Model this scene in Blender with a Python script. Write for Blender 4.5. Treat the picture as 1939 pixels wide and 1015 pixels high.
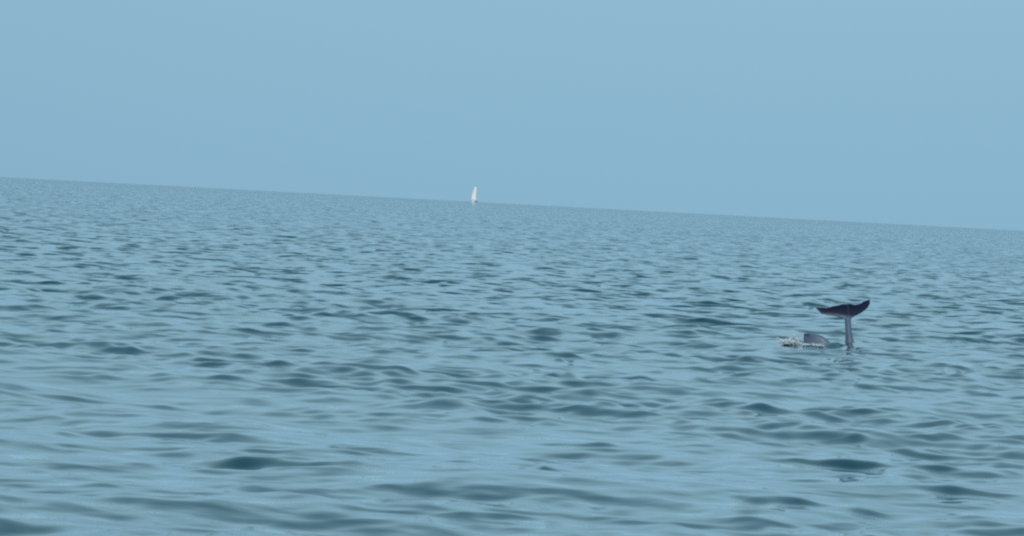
import bpy, bmesh, math, random
import numpy as np
from mathutils import Vector, Matrix

for o in list(bpy.data.objects):
    bpy.data.objects.remove(o)
scene = bpy.context.scene
COL = scene.collection
RAD = math.radians

# ------------------------------------------------------------------ camera
EYE = 1.5                       # a low boat deck, metres above the sea
PITCH, ROLL = RAD(1.429), RAD(3.01)
EARTH = 6.371e6
cam_d = bpy.data.cameras.new("camera")
cam_d.sensor_width = 36.0
cam_d.lens = 92.83
cam_d.clip_start = 0.1
cam_d.clip_end = 60000.0
cam = bpy.data.objects.new("camera", cam_d)
COL.objects.link(cam)
fw = Vector((0, math.cos(PITCH), -math.sin(PITCH)))
up0 = Vector((0, math.sin(PITCH), math.cos(PITCH)))
ri = Vector((1, 0, 0)) * math.cos(ROLL) + up0 * math.sin(ROLL)
up = ri.cross(fw)
m = Matrix((ri, up, -fw)).transposed().to_4x4()
m.translation = (0, 0, EYE)
cam.matrix_world = m
scene.camera = cam

# ------------------------------------------------------------------ sky and sun
SUN_EL, SUN_AZ = RAD(38), RAD(185)      # azimuth clockwise from +Y: behind the camera
world = bpy.data.worlds.new("World")
scene.world = world
world.use_nodes = True
nt = world.node_tree
nt.nodes.clear()
sky = nt.nodes.new("ShaderNodeTexSky")
sky.sky_type = 'NISHITA'
sky.sun_disc = False
sky.sun_elevation = SUN_EL
sky.sun_rotation = SUN_AZ
sky.altitude = 0
sky.air_density = 1.0
sky.dust_density = 0.3
sky.ozone_density = 3.0
tint = nt.nodes.new("ShaderNodeMix")
tint.data_type = 'RGBA'
tint.blend_type = 'MULTIPLY'
tint.inputs[0].default_value = 1.0
tint.inputs[7].default_value = (0.90, 0.995, 0.87, 1)
bg = nt.nodes.new("ShaderNodeBackground")
bg.inputs[1].default_value = 0.1
wo = nt.nodes.new("ShaderNodeOutputWorld")
# milky summer haze: the sky grows paler with height, as it begins to at the top of the photograph
tc = nt.nodes.new("ShaderNodeTexCoord")
sep = nt.nodes.new("ShaderNodeSeparateXYZ")
mad = nt.nodes.new("ShaderNodeMath")
mad.operation = 'MULTIPLY_ADD'
mad.inputs[1].default_value = -0.24
mad.inputs[2].default_value = 0.21
comb = nt.nodes.new("ShaderNodeCombineXYZ")
nrm = nt.nodes.new("ShaderNodeVectorMath")
nrm.operation = 'NORMALIZE'
nt.links.new(tc.outputs["Generated"], sep.inputs[0])
nt.links.new(sep.outputs[0], comb.inputs[0])
nt.links.new(sep.outputs[1], comb.inputs[1])
nt.links.new(sep.outputs[2], mad.inputs[0])
flo = nt.nodes.new("ShaderNodeMath")
flo.operation = 'MAXIMUM'
flo.inputs[1].default_value = 0.145
nt.links.new(mad.outputs[0], flo.inputs[0])
nt.links.new(flo.outputs[0], comb.inputs[2])
nt.links.new(comb.outputs[0], nrm.inputs[0])
nt.links.new(nrm.outputs[0], sky.inputs[0])
nt.links.new(sky.outputs[0], tint.inputs[6])
nt.links.new(tint.outputs[2], bg.inputs[0])
nt.links.new(bg.outputs[0], wo.inputs[0])

sun_d = bpy.data.lights.new("sun", 'SUN')
sun_d.energy = 2.6
sun_d.angle = RAD(3)
sun_d.color = (1.0, 0.98, 0.94)
sun = bpy.data.objects.new("sun", sun_d)
COL.objects.link(sun)
sdir = Vector((math.sin(SUN_AZ) * math.cos(SUN_EL), math.cos(SUN_AZ) * math.cos(SUN_EL), math.sin(SUN_EL)))
sun.rotation_euler = sdir.to_track_quat('Z', 'Y').to_euler()

scene.view_settings.view_transform = 'Standard'
scene.view_settings.look = 'None'
scene.view_settings.gamma = 1.0
scene.view_settings.exposure = 0.0
scene.view_settings.use_curve_mapping = False
scene.cycles.pixel_filter_type = 'BLACKMAN_HARRIS'
scene.cycles.sample_clamp_direct = 3.0
scene.cycles.max_bounces = 24
scene.cycles.glossy_bounces = 16
scene.cycles.diffuse_bounces = 6
scene.cycles.use_denoising = False         # keep a little grain, as in the photograph
scene.cycles.filter_width = 2.3         # the soft lens of a long phone zoom


# ------------------------------------------------------------------ helpers
def link(name, mesh, mat=None, parent=None):
    o = bpy.data.objects.new(name, mesh)
    COL.objects.link(o)
    if mat:
        mesh.materials.append(mat)
    if parent:
        o.parent = parent
    return o


def bm_link(name, bm, mat=None, parent=None, smooth=True):
    bmesh.ops.recalc_face_normals(bm, faces=bm.faces)
    me = bpy.data.meshes.new(name)
    bm.to_mesh(me)
    bm.free()
    if smooth:
        me.polygons.foreach_set("use_smooth", [True] * len(me.polygons))
    return link(name, me, mat, parent)


def new_mat(name):
    mt = bpy.data.materials.new(name)
    mt.use_nodes = True
    return mt, mt.node_tree, mt.node_tree.nodes["Principled BSDF"]


# ------------------------------------------------------------------ materials
def sea_material():
    mt, t, p = new_mat("sea_water")
    p.inputs["Roughness"].default_value = 0.07
    p.inputs["IOR"].default_value = 1.40
    p.inputs["Coat Weight"].default_value = 1.0      # wet film over the ripples
    p.inputs["Coat IOR"].default_value = 1.33
    p.inputs["Coat Roughness"].default_value = 0.04
    geo = t.nodes.new("ShaderNodeNewGeometry")
    # body colour: slightly uneven turbidity
    n = t.nodes.new("ShaderNodeTexNoise")
    n.inputs["Scale"].default_value = 0.12
    n.inputs["Detail"].default_value = 3
    t.links.new(geo.outputs["Position"], n.inputs["Vector"])
    r = t.nodes.new("ShaderNodeValToRGB")
    r.color_ramp.elements[0].position = 0.3
    r.color_ramp.elements[1].position = 0.7
    r.color_ramp.elements[0].color = (0.010, 0.048, 0.062, 1)
    r.color_ramp.elements[1].color = (0.014, 0.062, 0.078, 1)
    t.links.new(n.outputs[0], r.inputs[0])
    t.links.new(r.outputs[0], p.inputs["Base Color"])
    # capillary ripples
    mp = t.nodes.new("ShaderNodeMapping")
    mp.inputs["Scale"].default_value = (0.55, 1.0, 1.0)
    t.links.new(geo.outputs["Position"], mp.inputs[0])
    w = t.nodes.new("ShaderNodeTexNoise")
    w.inputs["Scale"].default_value = 9.0
    w.inputs["Detail"].default_value = 2
    t.links.new(mp.outputs[0], w.inputs["Vector"])
    b = t.nodes.new("ShaderNodeBump")
    b.inputs["Strength"].default_value = 0.13
    b.inputs["Distance"].default_value = 0.02
    t.links.new(w.outputs[0], b.inputs["Height"])
    # chop too small for the mesh far out: tilt the facets by the slope the mesh leaves out there
    at = t.nodes.new("ShaderNodeAttribute")
    at.attribute_name = "chop"
    fn = t.nodes.new("ShaderNodeTexNoise")
    fn.inputs["Scale"].default_value = 4.0
    fn.inputs["Detail"].default_value = 2
    t.links.new(mp.outputs[0], fn.inputs["Vector"])
    sub = t.nodes.new("ShaderNodeVectorMath")
    sub.operation = 'SUBTRACT'
    sub.inputs[1].default_value = (0.5, 0.5, 0.5)
    t.links.new(fn.outputs["Color"], sub.inputs[0])
    flat = t.nodes.new("ShaderNodeVectorMath")
    flat.operation = 'MULTIPLY'
    flat.inputs[1].default_value = (15.0, 23.0, 0.0)
    t.links.new(sub.outputs[0], flat.inputs[0])
    scl = t.nodes.new("ShaderNodeVectorMath")
    scl.operation = 'SCALE'
    t.links.new(flat.outputs[0], scl.inputs[0])
    t.links.new(at.outputs["Fac"], scl.inputs[3])
    add = t.nodes.new("ShaderNodeVectorMath")
    add.operation = 'ADD'
    t.links.new(geo.outputs["Normal"], add.inputs[0])
    t.links.new(scl.outputs[0], add.inputs[1])
    nm = t.nodes.new("ShaderNodeVectorMath")
    nm.operation = 'NORMALIZE'
    t.links.new(add.outputs[0], nm.inputs[0])
    t.links.new(nm.outputs[0], b.inputs["Normal"])
    t.links.new(b.outputs[0], p.inputs["Normal"])
    t.links.new(b.outputs[0], p.inputs["Coat Normal"])
    return mt


def skin_material():
    mt, t, p = new_mat("dolphin_skin")
    p.inputs["Roughness"].default_value = 0.45
    p.inputs["Specular IOR Level"].default_value = 0.35
    p.inputs["IOR"].default_value = 1.4
    tc = t.nodes.new("ShaderNodeTexCoord")
    n = t.nodes.new("ShaderNodeTexNoise")
    n.inputs["Scale"].default_value = 9
    n.inputs["Detail"].default_value = 4
    t.links.new(tc.outputs["Object"], n.inputs["Vector"])
    at = t.nodes.new("ShaderNodeAttribute")
    at.attribute_name = "tone"
    mx = t.nodes.new("ShaderNodeMix")
    mx.data_type = 'RGBA'
    mx.inputs[6].default_value = (0.125, 0.175, 0.250, 1)
    mx.inputs[7].default_value = (0.0010, 0.0050, 0.026, 1)  # near-black end, deepened to carry the shade on the raised flukes
    t.links.new(at.outputs["Fac"], mx.inputs[0])
    m2 = t.nodes.new("ShaderNodeMix")
    m2.data_type = 'RGBA'
    m2.blend_type = 'MULTIPLY'
    m2.inputs[0].default_value = 0.5
    t.links.new(mx.outputs[2], m2.inputs[6])
    t.links.new(n.outputs[0], m2.inputs[7])
    t.links.new(m2.outputs[2], p.inputs["Base Color"])
    return mt


def plain(name, col, rough, noise=0.08, scale=2.0):
    mt, t, p = new_mat(name)
    p.inputs["Roughness"].default_value = rough
    tc = t.nodes.new("ShaderNodeTexCoord")
    n = t.nodes.new("ShaderNodeTexNoise")
    n.inputs["Scale"].default_value = scale
    t.links.new(tc.outputs["Object"], n.inputs["Vector"])
    r = t.nodes.new("ShaderNodeValToRGB")
    r.color_ramp.elements[0].color = tuple(c * (1 - noise) for c in col) + (1,)
    r.color_ramp.elements[1].color = tuple(min(1, c * (1 + noise)) for c in col) + (1,)
    t.links.new(n.outputs[0], r.inputs[0])
    t.links.new(r.outputs[0], p.inputs["Base Color"])
    return mt


M_SEA = sea_material()
M_SKIN = skin_material()
M_SAIL = plain("sail_cloth", (0.70, 0.71, 0.71), 0.8, 0.04, 0.5)
M_HULL = plain("hull_paint", (0.78, 0.78, 0.78), 0.35, 0.05, 0.5)
M_SPAR = plain("spar_metal", (0.45, 0.46, 0.48), 0.4, 0.05, 0.5)
M_GLASS = plain("cabin_glass", (0.02, 0.03, 0.04), 0.1, 0.05, 0.5)
M_FOAM = plain("foam", (0.50, 0.57, 0.60), 0.7, 0.06, 30)

# ------------------------------------------------------------------ sea
rng = np.random.default_rng(11)

# components: wavelength, heading, steepness
comps = []
def add_band(n, l0, l1, slope, spread, mean=RAD(-90 + 6), fine=False):
    for i in range(n):
        lam = math.exp(rng.uniform(math.log(l0), math.log(l1)))
        th = mean + rng.normal(0, spread)
        a = slope * math.sqrt(2.0 / n) * lam / (2 * math.pi)
        comps.append((lam, th, a, rng.uniform(0, 2 * math.pi), fine))
add_band(10, 7.0, 16.0, 0.010, RAD(18))
add_band(26, 1.5, 4.0, 0.045, RAD(32))
add_band(64, 0.5, 1.5, 0.088, RAD(42))
add_band(80, 0.16, 0.5, 0.125, RAD(50), fine=True)

# single steeper wavelets that stand out: x, y, half length, half depth, height, yaw
WAVELETS = [
    (-1.34, 14.36, 0.34, 0.12, 0.052, -4), (-1.04, 14.22, 0.34, 0.09, 0.040, -10),
    (-0.65, 20.25, 0.26, 0.13, 0.055, 0), (2.14, 16.25, 0.30, 0.09, 0.035, -2), (2.45, 16.2, 0.35, 0.08, 0.025, -4),
    (1.47, 13.62, 0.20, 0.09, 0.036, 0), (1.80, 13.42, 0.22, 0.08, 0.028, -6),
    (-1.00, 15.6, 0.05, 0.06, 0.020, 0), (0.26, 14.6, 0.09, 0.07, 0.026, 5),
    (-2.75, 18.2, 0.38, 0.10, 0.034, 6), (1.80, 19.0, 0.42, 0.10, 0.034, 0),
    (0.34, 22.6, 0.20, 0.13, 0.045, -5), (0.52, 16.7, 0.22, 0.08, 0.026, -8),
    (-4.80, 36.2, 0.45, 0.2, 0.07, 0), (-4.24, 34.6, 0.6, 0.2, 0.07, 0),
    (-1.65, 37.5, 0.40, 0.22, 0.08, 0), (-2.23, 42.0, 0.5, 0.25, 0.08, -4), (-4.77, 32.6, 0.5, 0.18, 0.065, -4),
    (0.53, 25.4, 0.13, 0.13, 0.05, 0), (0.76, 25.6, 0.16, 0.13, 0.04, 0), (0.01, 21.1, 0.4, 0.11, 0.036, 0),
    (1.01, 23.0, 0.45, 0.11, 0.036, -6), (2.34, 36.2, 0.8, 0.2, 0.07, -2), (1.36, 30.1, 0.6, 0.17, 0.055, -4),
    (0.02, 28.2, 0.3, 0.16, 0.055, 0), (5.0, 31.1, 1.1, 0.16, 0.045, -2), (6.1, 31.4, 0.8, 0.15, 0.04, 2),
    (2.50, 14.4, 0.22, 0.09, 0.034, -16), (-7.1, 64.9, 0.6, 0.3, 0.10, 0), (-4.7, 55.0, 0.6, 0.28, 0.09, -5),
    (-3.12, 24.5, 0.26, 0.14, 0.05, 0), (-2.5, 22.2, 0.4, 0.12, 0.04, -6),
]

N_IN = 560
inner = np.linspace(-17, 17, N_IN)
gap = 34.0 / (N_IN - 1)
side, g, a = [], gap, 17.0
while True:
    g = min(g * 1.16, 6.0)
    if a + g >= 178:
        break
    a += g
    side.append(a)
ang = np.radians(np.concatenate([-np.array(side[::-1]), inner, np.array(side)]))
rad = [1.0]
while rad[-1] < 14000:
    r = rad[-1]
    if r < 9: d = 0.12
    elif r < 12: d = 0.03
    elif r < 40: d = 0.0019 * r
    elif r < 150: d = 0.0026 * r
    elif r < 800: d = 0.0032 * r
    else: d = 0.02 * r
    rad.append(r + d)
rad = np.array(rad)
NR, NC = len(rad), len(ang)
dr = np.gradient(rad)
da = np.abs(np.gradient(ang))
spacing = np.maximum(dr[:, None], 0.7 * rad[:, None] * da[None, :]).astype(np.float32)
X0 = (rad[:, None] * np.sin(ang)[None, :]).astype(np.float64)
Y0 = (rad[:, None] * np.cos(ang)[None, :]).astype(np.float64)


def ss(x, a, b):
    t = np.clip((x - a) / (b - a), 0, 1)
    return t * t * (3 - 2 * t)

# gusts: patches where the small chop is stronger, and slick patches
gust = np.zeros_like(X0)
rg = np.random.default_rng(3)
for i in range(14):
    lam = math.exp(rg.uniform(math.log(2.0), math.log(14.0)))
    th = rg.uniform(0, 2 * math.pi)
    gust += np.sin((X0 * math.cos(th) * 0.6 + Y0 * math.sin(th)) * 2 * math.pi / lam + rg.uniform(0, 6.3))
gust /= math.sqrt(7)
calm = np.clip(1.0 + 0.36 * gust, 0.3, 1.55)

# the breeze drops farther out, away from the boat: lower chop there
lull = (1 - 0.62 * ss(Y0 + 3 * gust, 34, 110) - 0.20 * ss(-Y0, -22, -13)).astype(np.float32)
Z = np.zeros_like(X0)
MISS = np.zeros(X0.shape, dtype=np.float32)
DX = np.zeros_like(X0)
DY = np.zeros_like(X0)
for lam, th, a, ph, fine in comps:
    k = 2 * math.pi / lam
    wgt = ss(lam / spacing, 2.6, 5.0)
    if lam < 4:
        wgt = wgt * lull
    MISS += (1 - wgt) ** 2 * (0.5 * (a * k) ** 2)
    rows = np.where(wgt.max(axis=1) > 0)[0]
    if len(rows) == 0:
        continue
    s = slice(rows[0], rows[-1] + 1)
    arg = k * (X0[s] * math.cos(th) + Y0[s] * math.sin(th)) + ph
    amp = a * wgt[s]
    if fine:
        amp = amp * calm[s]
    elif lam < 1.5:
        amp = amp * (0.4 + 0.6 * calm[s])
    Z[s] += amp * np.cos(arg)
    sn = np.sin(arg) * amp * (1.15 if lam > 0.5 else 0.6 if lam > 0.3 else 0.3)
    DX[s] -= sn * math.cos(th)
    DY[s] -= sn * math.sin(th)
for (x, y, hl, hd, h, yaw) in WAVELETS:
    f_ = 1.0 if y < 17 else 0.65
    hd, h = hd * 0.75, h * f_
    c, sn = math.cos(RAD(yaw)), math.sin(RAD(yaw))
    rr = math.hypot(x, y)
    i0, i1 = np.searchsorted(rad, [rr - 3 * hl - 1, rr + 3 * hl + 1])
    s = slice(max(i0, 0), i1)
    xx, yy = X0[s] - x, Y0[s] - y
    uu, vv = (xx * c + yy * sn) / hl, (-xx * sn + yy * c) / hd
    vv = vv + 0.5 * np.sin(xx / hl * 2.6 + x * 7) + 0.3 * np.sin(xx / hl * 5.3 + y * 5)
    h = h * (0.85 + 0.25 * np.sin(xx / hl * 3.7 + x * 3 + y))
    vv = vv - 0.35 * uu * uu          # crests bow a little
    Z[s] += h * np.exp(-uu * uu) * (np.exp(-vv * vv) - 0.35 * np.exp(-((vv + 1.7) / 1.2) ** 2))
for (x, y, r0, h) in ((4.03, 31.2, 0.12, 0.010), (3.52, 30.9, 0.30, 0.010), (3.36, 30.85, 0.1, 0.012)):
    rr = math.hypot(x, y)                  # rings around what breaks the surface
    i0, i1 = np.searchsorted(rad, [rr - 2.5, rr + 2.5])
    s = slice(i0, i1)
    q = np.hypot(X0[s] - x, Y0[s] - y)
    Z[s] += h * np.cos((q - r0) * 2 * math.pi / 0.26) * np.exp(-np.abs(q - r0) / 0.45)
Z -= (X0 ** 2 + Y0 ** 2) / (2 * EARTH)     # the earth's curve makes the horizon
co = np.empty((NR * NC + 1, 3), dtype=np.float32)
co[:-1, 0] = (X0 + DX).ravel()
co[:-1, 1] = (Y0 + DY).ravel()
co[:-1, 2] = Z.ravel()
co[-1] = (0, 0, 0)
idx = np.arange(NR * NC, dtype=np.int32).reshape(NR, NC)
A, B, Cc, D = idx[:-1, :-1], idx[:-1, 1:], idx[1:, 1:], idx[1:, :-1]
quads = np.stack([A, D, Cc, B], axis=-1).reshape(-1, 4)
seam = np.stack([idx[:-1, -1], idx[1:, -1], idx[1:, 0], idx[:-1, 0]], axis=-1)
quads = np.concatenate([quads, seam])
nx = np.roll(idx[0], -1)
tris = np.stack([np.full(NC, NR * NC, dtype=np.int32), idx[0], nx], axis=-1)
me = bpy.data.meshes.new("sea")
me.vertices.add(len(co))
me.vertices.foreach_set("co", co.ravel())
nq, ntri = len(quads), len(tris)
me.loops.add(nq * 4 + ntri * 3)
me.loops.foreach_set("vertex_index", np.concatenate([quads.ravel(), tris.ravel()]).astype(np.int32))
me.polygons.add(nq + ntri)
starts = np.concatenate([np.arange(nq) * 4, nq * 4 + np.arange(ntri) * 3]).astype(np.int32)
me.polygons.foreach_set("loop_start", starts)
me.update(calc_edges=True)
me.polygons.foreach_set("use_smooth", np.ones(nq + ntri, dtype=bool))
chop = me.attributes.new("chop", 'FLOAT', 'POINT')
chop.data.foreach_set("value", np.append(np.sqrt(MISS).ravel(), 0).astype(np.float32))
sea = link("sea", me, M_SEA)
sea["kind"] = "structure"


# ------------------------------------------------------------------ sailing boat on the horizon
def tube(bm, pts, r0, r1, n=8):
    rings = []
    for i, p in enumerate(pts):
        p = Vector(p)
        d = Vector(pts[min(i + 1, len(pts) - 1)]) - Vector(pts[max(i - 1, 0)])
        q = d.to_track_quat('Z', 'Y')
        r = r0 + (r1 - r0) * i / (len(pts) - 1)
        rings.append([bm.verts.new(p + q @ Vector((r * math.cos(2 * math.pi * k / n), r * math.sin(2 * math.pi * k / n), 0))) for k in range(n)])
    for a_, b_ in zip(rings, rings[1:]):
        for k in range(n):
            bm.faces.new((a_[k], a_[(k + 1) % n], b_[(k + 1) % n], b_[k]))
    bm.faces.new(rings[0])
    bm.faces.new(rings[-1])


def sail(name, luff0, luff1, clew, belly, parent, roach=0.0, head=0.0):
    belly = Vector(belly)
    """triangular sail with belly; both faces, 3 cm thick"""
    l0, l1, c = Vector(luff0), Vector(luff1), Vector(clew)
    bm = bmesh.new()
    nu, nv = 10, 16
    grid = []
    for j in range(nv + 1):
        v = j / nv
        e0 = l0.lerp(l1, v)
        e1 = c.lerp(l1, v) + (c - l0).normalized() * (roach * math.sin(math.pi * v) + head * v)
        row = []
        for i in range(nu + 1):
            u = i / nu
            p = e0.lerp(e1, u)
            p += belly * (math.sin(math.pi * u) * (1 - v) ** 0.6)
            row.append(bm.verts.new(p))
        grid.append(row)
    for j in range(nv):
        for i in range(nu):
            try:
                bm.faces.new((grid[j][i], grid[j][i + 1], grid[j + 1][i + 1], grid[j + 1][i]))
            except ValueError:
                pass
    bmesh.ops.remove_doubles(bm, verts=bm.verts, dist=1e-4)
    o = bm_link(name, bm, M_SAIL, parent)
    so = o.modifiers.new("thickness", 'SOLIDIFY')
    so.thickness = 0.03
    return o


boat = bpy.data.objects.new("sailing_boat", None)
COL.objects.link(boat)
BOAT_D = 3000.0
boat.location = (-45.6, BOAT_D, -BOAT_D ** 2 / (2 * EARTH))
boat.rotation_euler = (RAD(-1), 0, RAD(-115))
boat.scale = (0.89, 0.89, 0.89)
boat["label"] = "tiny white sailing boat with tall sails far out on the horizon"
boat["category"] = "sailboat"
L = 13.0
bm = bmesh.new()                                 # hull, bow towards -x
secs = []
for i in range(17):
    t = i / 16
    x = -L * 0.5 + L * t
    half = 1.9 * (math.sin(math.pi * min(1, t * 0.62 + 0.02)) ** 0.8) * (1 if t < .9 else 0.97)
    sheer = 1.25 + 0.45 * (1 - t) ** 2
    keel = -0.5 * math.sin(math.pi * min(1, t * 0.9 + .08))
    ring = []
    for k in range(11):
        s = -1 + 2 * k / 10
        z = sheer + (keel - sheer) * (1 - abs(s) ** 2.6)
        ring.append(bm.verts.new((x - (0.5 * (z / sheer) if i == 0 else 0), half * math.copysign(abs(s) ** 0.8, s), z)))
    secs.append(ring)
for p_, q_ in zip(secs, secs[1:]):
    for k in range(10):
        bm.faces.new((p_[k], p_[k + 1], q_[k + 1], q_[k]))
    bm.faces.new((p_[0], q_[0], q_[10], p_[10]))
bm.faces.new(secs[0]); bm.faces.new(secs[-1])
hull = bm_link("hull", bm, M_HULL, boat, smooth=False)
bm = bmesh.new()
bmesh.ops.create_cube(bm, size=1)
for v in bm.verts:
    top = v.co.z > 0
    v.co = Vector((v.co.x * (4.2 if top else 5.0) + 0.6, v.co.y * (1.7 if top else 2.2), 1.3 + (0.55 if top else 0)))
bmesh.ops.bevel(bm, geom=bm.edges[:], offset=0.12, segments=2, affect='EDGES')
cabin = bm_link("cabin", bm, M_HULL, boat, smooth=False)
for sgn in (-1, 1):
    bm = bmesh.new()
    bmesh.ops.create_cube(bm, size=1)
    for v in bm.verts:
        v.co = Vector((v.co.x * 2.8 + 0.6, sgn * 1.01 + v.co.y * 0.1, 1.6 + v.co.z * 0.2))
    bm_link("cabin_window", bm, M_GLASS, cabin, smooth=False)
bm = bmesh.new()
tube(bm, [(-0.9, 0, 1.3), (-0.9, 0, 10), (-0.85, 0, 19.6)], 0.12, 0.07)
bm_link("mast", bm, M_SPAR, boat)
bm = bmesh.new()
tube(bm, [(-0.8, 0, 2.0), (1.55, -5.0, 2.05)], 0.09, 0.08)
bm_link("boom", bm, M_SPAR, boat)
sail("mainsail", (-0.75, 0, 2.12), (-0.72, 0, 19.3), (1.5, -4.9, 2.17), (-0.45, -0.2, 0), boat, roach=0.9, head=1.9)
sail("jib", (-6.3, 0, 1.9), (-1.1, 0, 17.0), (-1.2, -2.6, 2.3), (-0.4, -0.3, 0), boat, roach=0.3)
bm = bmesh.new()
tube(bm, [(-6.4, 0, 1.7), (-1.0, 0, 17.3)], 0.02, 0.02, 5)
bm_link("forestay", bm, M_SPAR, boat)
bm = bmesh.new()
tube(bm, [(6.3, 0, 1.2), (-0.8, 0, 19.5)], 0.02, 0.02, 5)
bm_link("backstay", bm, M_SPAR, boat)
bm = bmesh.new()
tube(bm, [(5.4, 0, -0.7), (5.5, 0, 1.0)], 0.12, 0.2, 6)
bm_link("rudder", bm, M_HULL, boat)


# ------------------------------------------------------------------ dolphins
def loft(bm, spine, lat, rads):
    """spine points tail to snout; lat = sideways unit vector; rads = (half width, half height)"""
    n = 20
    rings = []
    for i, p in enumerate(spine):
        d = (spine[min(i + 1, len(spine) - 1)] - spine[max(i - 1, 0)]).normalized()
        s = (lat - d * lat.dot(d)).normalized()
        u = s.cross(d)
        w, h = rads[i]
        rings.append([bm.verts.new(p + s * (w * math.cos(2 * math.pi * k / n)) + u * (h * math.sin(2 * math.pi * k / n))) for k in range(n)])
    for a_, b_ in zip(rings, rings[1:]):
        for k in range(n):
            bm.faces.new((a_[k], a_[(k + 1) % n], b_[(k + 1) % n], b_[k]))
    bm.faces.new(rings[0])
    bm.faces.new(rings[-1])


def blade(bm, low, high, thick, nrm):
    """closed plate between two edge polylines, lens section, thickness list along the span"""
    nrm = nrm.normalized()
    m_ = 8
    rings = []
    for lo, hi, t in zip(low, high, thick):
        ring = []
        for k in range(m_ + 1):
            c = k / m_
            ring.append(bm.verts.new(lo.lerp(hi, c) + nrm * t * 2.2 * math.sqrt(c + 0.002) * (1 - c) ** 0.8))
        for k in range(m_ - 1, 0, -1):
            c = k / m_
            ring.append(bm.verts.new(lo.lerp(hi, c) - nrm * t * 2.2 * math.sqrt(c + 0.002) * (1 - c) ** 0.8))
        rings.append(ring)
    n = len(rings[0])
    for a_, b_ in zip(rings, rings[1:]):
        for k in range(n):
            bm.faces.new((a_[k], a_[(k + 1) % n], b_[(k + 1) % n], b_[k]))
    bm.faces.new(rings[0])
    bm.faces.new(rings[-1])


def interp(tab, t):
    xs = [a_[0] for a_ in tab]
    return [float(np.interp(t, xs, [a_[c] for a_ in tab])) for c in range(1, len(tab[0]))]


# half width, half height along the body, 0 = fluke root, 1 = snout tip (body 2 m)
BODY = [(0, .036, .040), (.08, .036, .055), (.13, .046, .078), (.17, .072, .100), (.27, .090, .130), (.40, .130, .170), (.54, .175, .200),
        (.66, .180, .195), (.76, .165, .175), (.84, .135, .145), (.90, .105, .115), (.925, .060, .062), (.95, .042, .040), (.985, .034, .028), (1.0, .018, .014)]


def finish(name, bm, loc, voxel, dark):
    bmesh.ops.recalc_face_normals(bm, faces=bm.faces)
    me_ = bpy.data.meshes.new(name)
    bm.to_mesh(me_)
    bm.free()
    tmp = bpy.data.objects.new("tmp", me_)
    COL.objects.link(tmp)
    r = tmp.modifiers.new("r", 'REMESH')
    r.mode = 'VOXEL'
    r.voxel_size = voxel
    r.use_smooth_shade = True
    s = tmp.modifiers.new("s", 'SMOOTH')
    s.factor = 0.5
    s.iterations = 2
    dg = bpy.context.evaluated_depsgraph_get()
    res = bpy.data.meshes.new_from_object(tmp.evaluated_get(dg))
    bpy.data.objects.remove(tmp)
    res.name = name
    at = res.attributes.new("tone", 'FLOAT', 'POINT')
    at.data.foreach_set("value", [float(dark(v.co)) for v in res.vertices])
    res.polygons.foreach_set("use_smooth", [True] * len(res.polygons))
    o = link(name, res, M_SKIN)
    o.location = loc
    return o


def flippers(bm, spine, lat, belly):
    i = int(len(spine) * 0.70)
    fwd = (spine[i + 1] - spine[i]).normalized()
    for s in (-1, 1):
        root = spine[i] + lat * s * 0.14 + belly * 0.10
        lo, hi, th = [], [], []
        for k in range(7):
            t = k / 6
            c = root + (lat * s * 0.62 + belly * 0.55 - fwd * 0.55) * (0.34 * t)
            ch = 0.17 * (1 - t) ** 0.6 + 0.01
            hi.append(c - fwd * ch * 0.5)
            lo.append(c + fwd * ch * 0.5)
            th.append(0.018 * (1 - t) + 0.005)
        blade(bm, lo, hi, th, (lat * s).cross(fwd) + belly * 0.3)


# --- diving dolphin: the tail stock stands out of the water, the flukes spread on top
P = Vector((4.05, 31.2, 0.0))
bm = bmesh.new()
spine, rads = [], []
for i in range(41):
    t = i / 40
    s = t * 2.0                                  # metres from the fluke root
    if s < 0.34:
        p = Vector((-0.055 + 0.045 * (s / 0.34) ** 1.2, 0, 0.345 - s))
    else:
        ph = (s - 0.34) / 1.15
        p = Vector((-0.005, 1.15 * (1 - math.cos(ph)), -1.15 * math.sin(ph)))
    spine.append(p)
    rads.append(interp(BODY, t))
lat = Vector((1, 0, 0))
loft(bm, spine, lat, rads)
# flukes: outline left to right as (x, z of lower edge, z of upper edge), leaning away from the eye
FL = [(-0.447, .432, .450), (-0.425, .408, .452), (-0.385, .366, .453), (-0.330, .358, .454), (-0.280, .356, .462), (-0.194, .344, .486),
      (-0.132, .324, .500), (-0.090, .308, .510), (-0.050, .318, .514), (-0.030, .336, .511), (0.030, .372, .502), (0.080, .396, .520), (0.115, .420, .542), (0.168, .462, .568), (0.196, .512, .582)]
FL = [(x + 0.02, z0, z1) for x, z0, z1 in FL]
lo, hi, th = [], [], []
for x, z0, z1 in FL:
    lean = 0.75
    off = abs(x + 0.055)
    y0 = (z0 - 0.34) * lean + 0.02 * off
    y1 = (z1 - 0.34) * lean + 0.02 * off
    lo.append(Vector((x, y0, z0)))
    hi.append(Vector((x, y1, z1)))
    th.append(0.006 + 0.016 * max(0, 1 - off / 0.36))
blade(bm, lo, hi, th, Vector((0, -1, 0.75)))
j = int(40 * 0.55)
flippers(bm, spine, lat, Vector((0, 1, 0)) * -1)
# dorsal fin on the back side (hidden under water)
d0 = (spine[j + 1] - spine[j]).normalized()
bk = lat.cross(d0).normalized()
lo, hi, th = [], [], []
for k in range(7):
    t = k / 6
    b0 = spine[j] + bk * (0.15 + 0.24 * t) - d0 * (0.05 + 0.16 * t ** 1.5)
    ch = 0.30 * (1 - t) ** 0.8 + 0.01
    lo.append(b0 + d0 * ch * 0.6)
    hi.append(b0 - d0 * ch * 0.4)
    th.append(0.02 * (1 - t) + 0.004)
blade(bm, lo, hi, th, lat)


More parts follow.
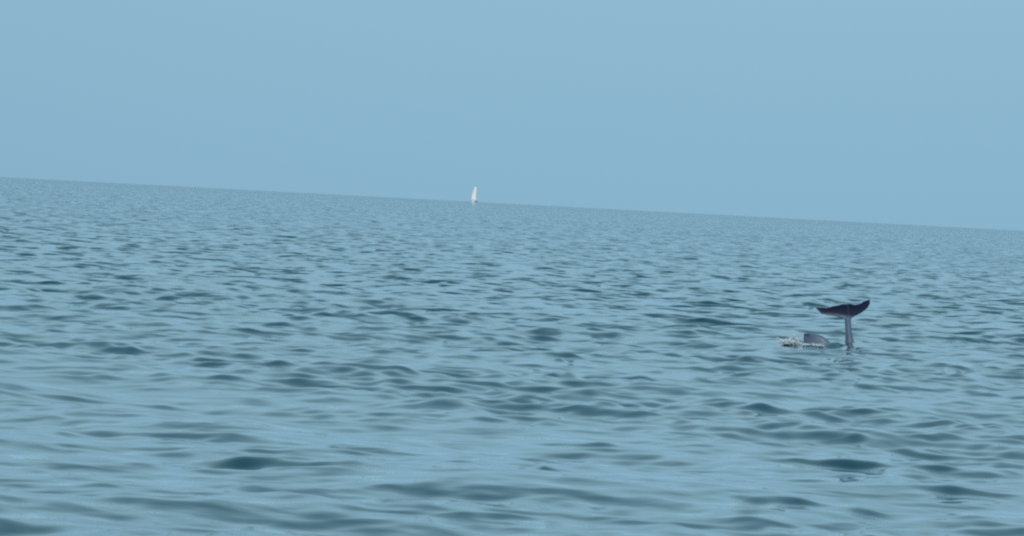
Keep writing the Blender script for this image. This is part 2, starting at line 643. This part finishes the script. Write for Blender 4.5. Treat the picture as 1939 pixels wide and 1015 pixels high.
def dark_tail(c):
    return min(1, max(0, (c.z - 0.33) / 0.05)) * min(1, 0.85 + abs(c.x + 0.048) / 0.09)  # flukes darker than the stock, their shade painted into the skin tone


d1 = finish("dolphin", bm, P, 0.009, dark_tail)
d1["label"] = "dark dolphin diving head down, tail flukes raised high out of the sea"
d1["category"] = "dolphin"
d1["group"] = "dolphins at the surface"

# --- second dolphin: back and dorsal fin just breaking the surface
Q = Vector((3.52, 30.9, 0.02))
bm = bmesh.new()
spine, rads = [], []
for i in range(41):
    t = i / 40
    s = t * 2.0 - 1.02
    p = Vector((s * 0.94, -0.34 * s, -0.175 - 0.20 * s * s))
    spine.append(p)
    rads.append(interp(BODY, t))
fwd0 = Vector((0.94, -0.34, 0)).normalized()
lat = Vector((0.34, 0.94, 0)).normalized()
loft(bm, spine, lat, rads)
FIN = [(-0.06, 0.33, 0.00), (-0.07, 0.275, 0.03), (-0.078, 0.235, 0.055), (-0.084, 0.205, 0.08), (-0.086, 0.17, 0.10), (-0.083, 0.125, 0.116), (-0.07, 0.065, 0.126)]
lo, hi, th = [], [], []
for k, (x0, x1, z) in enumerate(FIN):
    hi.append(fwd0 * x0 + Vector((0, 0, z)))
    lo.append(fwd0 * x1 + Vector((0, 0, z)))
    th.append(0.042 * (1 - k / 7) + 0.012)
blade(bm, [fwd0 * 0.2 + Vector((0, 0, -.08))] + lo, [fwd0 * -0.06 + Vector((0, 0, -.08))] + hi, [0.024] + th, lat)
flippers(bm, spine, lat, Vector((0, 0, -1)))
tail = spine[0]
lo, hi, th = [], [], []
for k in range(-6, 7):
    t = abs(k) / 6
    c = tail + lat * (0.30 * k / 6)
    lo.append(c + fwd0 * (0.06 - 0.17 * t ** 1.2))
    hi.append(c - fwd0 * (0.13 + 0.045 * math.sin(math.pi * min(1, t * 1.1)) - 0.01 * t))
    th.append(0.02 * (1 - t) + 0.005)
blade(bm, lo, hi, th, Vector((0, 0, 1)))


def dark_fin(c):
    return 0.7 * min(1, max(0, (c.z - 0.07) / 0.05)) * (1 if c.x < 0.0 else 0.35) + 0.15


d2 = finish("dolphin", bm, Q, 0.010, dark_fin)
d2["label"] = "grey dolphin almost submerged beside white spray, only its low back and dorsal fin showing"
d2["category"] = "dolphin"
d2["group"] = "dolphins at the surface"

# ------------------------------------------------------------------ white spray behind the fin
rnd = random.Random(4)
bm = bmesh.new()
def drop(x, y, z, r, sx=1.0, sub=1):
    res = bmesh.ops.create_icosphere(bm, subdivisions=sub, radius=r)
    rot = Matrix.Rotation(rnd.uniform(0, 6.3), 3, 'Z')
    for v in res["verts"]:
        w = v.co.copy()
        w *= 1 + rnd.uniform(-.18, .18)
        w.x *= sx
        v.co = rot @ w + Vector((x, y, z))
for i in range(1300):                                   # the torn crest
    x = -0.055 + 0.05 * rnd.gauss(0, 1)
    z = abs(rnd.gauss(0, 0.055)) * max(0.12, 1 - abs(x + 0.045) / 0.10) + 0.005
    drop(x, rnd.gauss(0, 0.05), z, rnd.uniform(0.002, 0.007), 1.5)
for i in range(260):                                   # low foam trailing to the side
    drop(-0.13 + rnd.gauss(0, 0.05), rnd.gauss(0, 0.07), 0.012 + abs(rnd.gauss(0, 0.018)), rnd.uniform(0.003, 0.010), 1.8)
for i in range(90):                                    # churned water along the low back
    drop(rnd.uniform(0.06, 0.30), -0.22 + rnd.gauss(0, 0.03), 0.012 + abs(rnd.gauss(0, 0.010)), rnd.uniform(0.003, 0.007), 2.0)
for i in range(60):                                    # flying drops
    drop(-0.06 + rnd.gauss(0, 0.06), rnd.gauss(0, 0.06), rnd.uniform(0.05, 0.15), rnd.uniform(0.0015, 0.004))
sp = bm_link("spray", bm, M_FOAM)
sp.location = (3.37, 30.85, 0.01)
sp["label"] = "small burst of white spray at the dorsal fin of the submerged dolphin"
sp["category"] = "splash"
sp["kind"] = "stuff"
